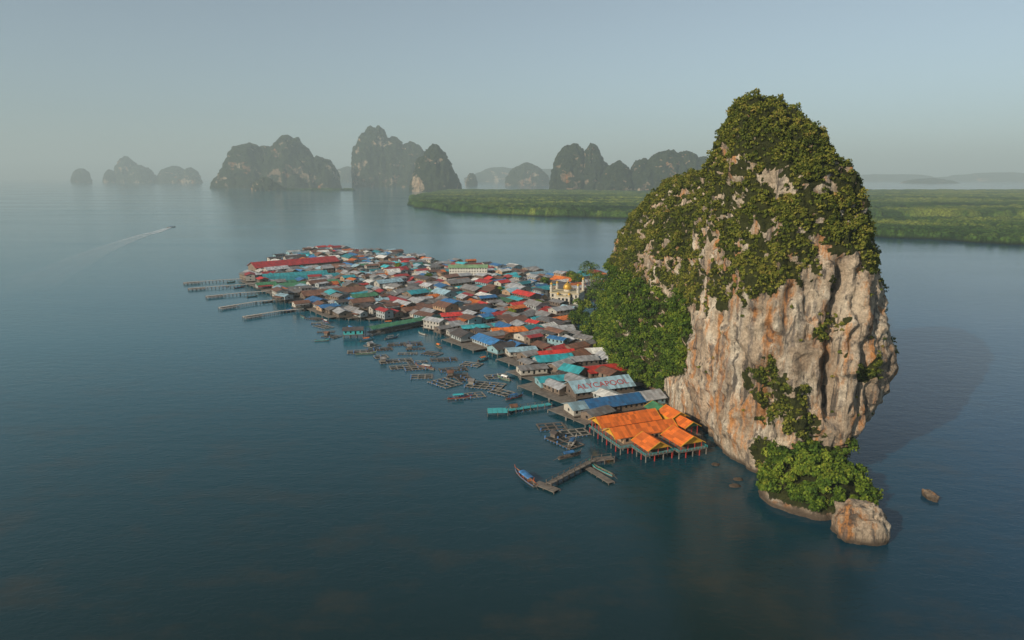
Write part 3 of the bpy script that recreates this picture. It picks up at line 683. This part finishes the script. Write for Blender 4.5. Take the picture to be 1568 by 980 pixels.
for k,(x,y) in enumerate(pts):
    wd=4+k*3.0
    for j,o in enumerate((-1,-.6,0,.6,1)): V.append((x+o*wd,y,.3)); T.append((1,1,.85,.5,.34,.24,.16,.1,.05,0)[k]*(0,1,.6,1,0)[j])
for k in range(len(pts)-1):
    for j in range(4): F.append((k*5+j,k*5+j+1,(k+1)*5+j+1,(k+1)*5+j))
np_mesh('boat_wake',V,F,mw,{'tint':T})
def tree(x,y,h,r,name='tree'):
    q=MB(); lean=random.uniform(-.6,.6)
    q.beam((0,0,-1),(lean,.2,h*.55),.45,0,.28)
    C=[];Rr=[]
    for k in range(7):
        a=k*2.4; e=(lean+math.cos(a)*r*.6,math.sin(a)*r*.6,h*(.6+.06*k)); q.beam((lean,.2,h*(.4+.03*k)),e,.16,0,.06); C.append(e); Rr.append(r*.5)
    C.append((lean,0,h*.95)); Rr.append(r*.45)
    V,T=leaf_cloud(np.array(C),np.array(Rr),170,.4,.8)
    n0=len(q.v); Vv=np.concatenate([np.array(q.v),V]); 
    F=np.concatenate([np.array(q.f),n0+np.arange(len(V)).reshape(-1,4)])
    ob=np_mesh(name,Vv,F,None,{'tint':np.concatenate([np.zeros(n0),T])},[M_wood,M_leaf2],[0]*len(q.f)+[1]*(len(V)//4)); ob.location=(x,y,0)
for x,y,h,r in [(66,585,26,9),(58,600,14,6),(74,575,18,8),(66,520,18,8),(62,505,15,7),(20,500,9,4),(-10,560,9,4),(30,610,10,4),(-80,650,8,4),(0,470,8,3.5),(-120,720,9,4),(56,640,11,5)]:
    tree(x,y,h,r)

# ------------------------------------------------------------------ atmosphere haze (real scattering and absorbing air layer)
hz=MB(); hz.box(-32000,32000,-32000,32000,-30,850,0)
mh=bpy.data.materials.new('humid_air'); mh.use_nodes=True; nt=mh.node_tree; nt.nodes.remove(nt.nodes['Principled BSDF'])
alb=(.78,.96,1.0,1); D=1.0e-4
vs=N(nt,'ShaderNodeVolumeScatter'); vs.inputs['Color'].default_value=alb; vs.inputs['Density'].default_value=D
va=N(nt,'ShaderNodeVolumeAbsorption'); va.inputs['Color'].default_value=alb; va.inputs['Density'].default_value=D
ad=N(nt,'ShaderNodeAddShader'); L(nt,vs.outputs[0],ad.inputs[0]); L(nt,va.outputs[0],ad.inputs[1])
L(nt,ad.outputs[0],nt.nodes['Material Output'].inputs['Volume'])
hz.make('atmosphere_haze',[mh])
# ------------------------------------------------------------------ light
el=math.radians(25); sd=Vector((.74,.67,0)).normalized()
d=Vector((sd.x*math.cos(el),sd.y*math.cos(el),-math.sin(el)))
ld=bpy.data.lights.new('sun','SUN'); ld.energy=5.0; ld.angle=math.radians(.5); ld.color=(1,.86,.67)
lo=bpy.data.objects.new('sun',ld); scene.collection.objects.link(lo); lo.rotation_euler=d.to_track_quat('-Z','Y').to_euler()
wd=bpy.data.worlds.new('World'); scene.world=wd; wd.use_nodes=True; nt=wd.node_tree
sk=N(nt,'ShaderNodeTexSky'); sk.sky_type='NISHITA'; sk.sun_disc=False; sk.sun_elevation=el; sk.sun_rotation=math.atan2(-sd.x,-sd.y)%(2*math.pi); sk.dust_density=.8; sk.ozone_density=2.0
hs=N(nt,'ShaderNodeHueSaturation'); hs.inputs['Saturation'].default_value=.5; L(nt,sk.outputs[0],hs.inputs['Color'])
tcw=N(nt,'ShaderNodeTexCoord'); sw=N(nt,'ShaderNodeSeparateXYZ'); L(nt,tcw.outputs['Generated'],sw.inputs[0])
hzt=ramp(nt,sw.outputs[2],[(0,(.74,.9,1.0)),(.12,(.8,.94,1.0)),(.35,(.88,.97,1.0))])
bg=nt.nodes['Background']; bg.inputs[1].default_value=.1; L(nt,mix(nt,1.0,hs.outputs[0],hzt,'MULTIPLY'),bg.inputs[0])
scene.view_settings.view_transform='Standard'; scene.view_settings.look='None'; scene.view_settings.exposure=0
cam=bpy.data.cameras.new('camera'); co=bpy.data.objects.new('camera',cam); scene.collection.objects.link(co)
co.location=(0,0,100); co.rotation_euler=(math.radians(90-11.88),0,0); cam.lens=24; cam.sensor_width=36; cam.clip_start=1; cam.clip_end=150000
scene.camera=co
print('houses',cnt,big)
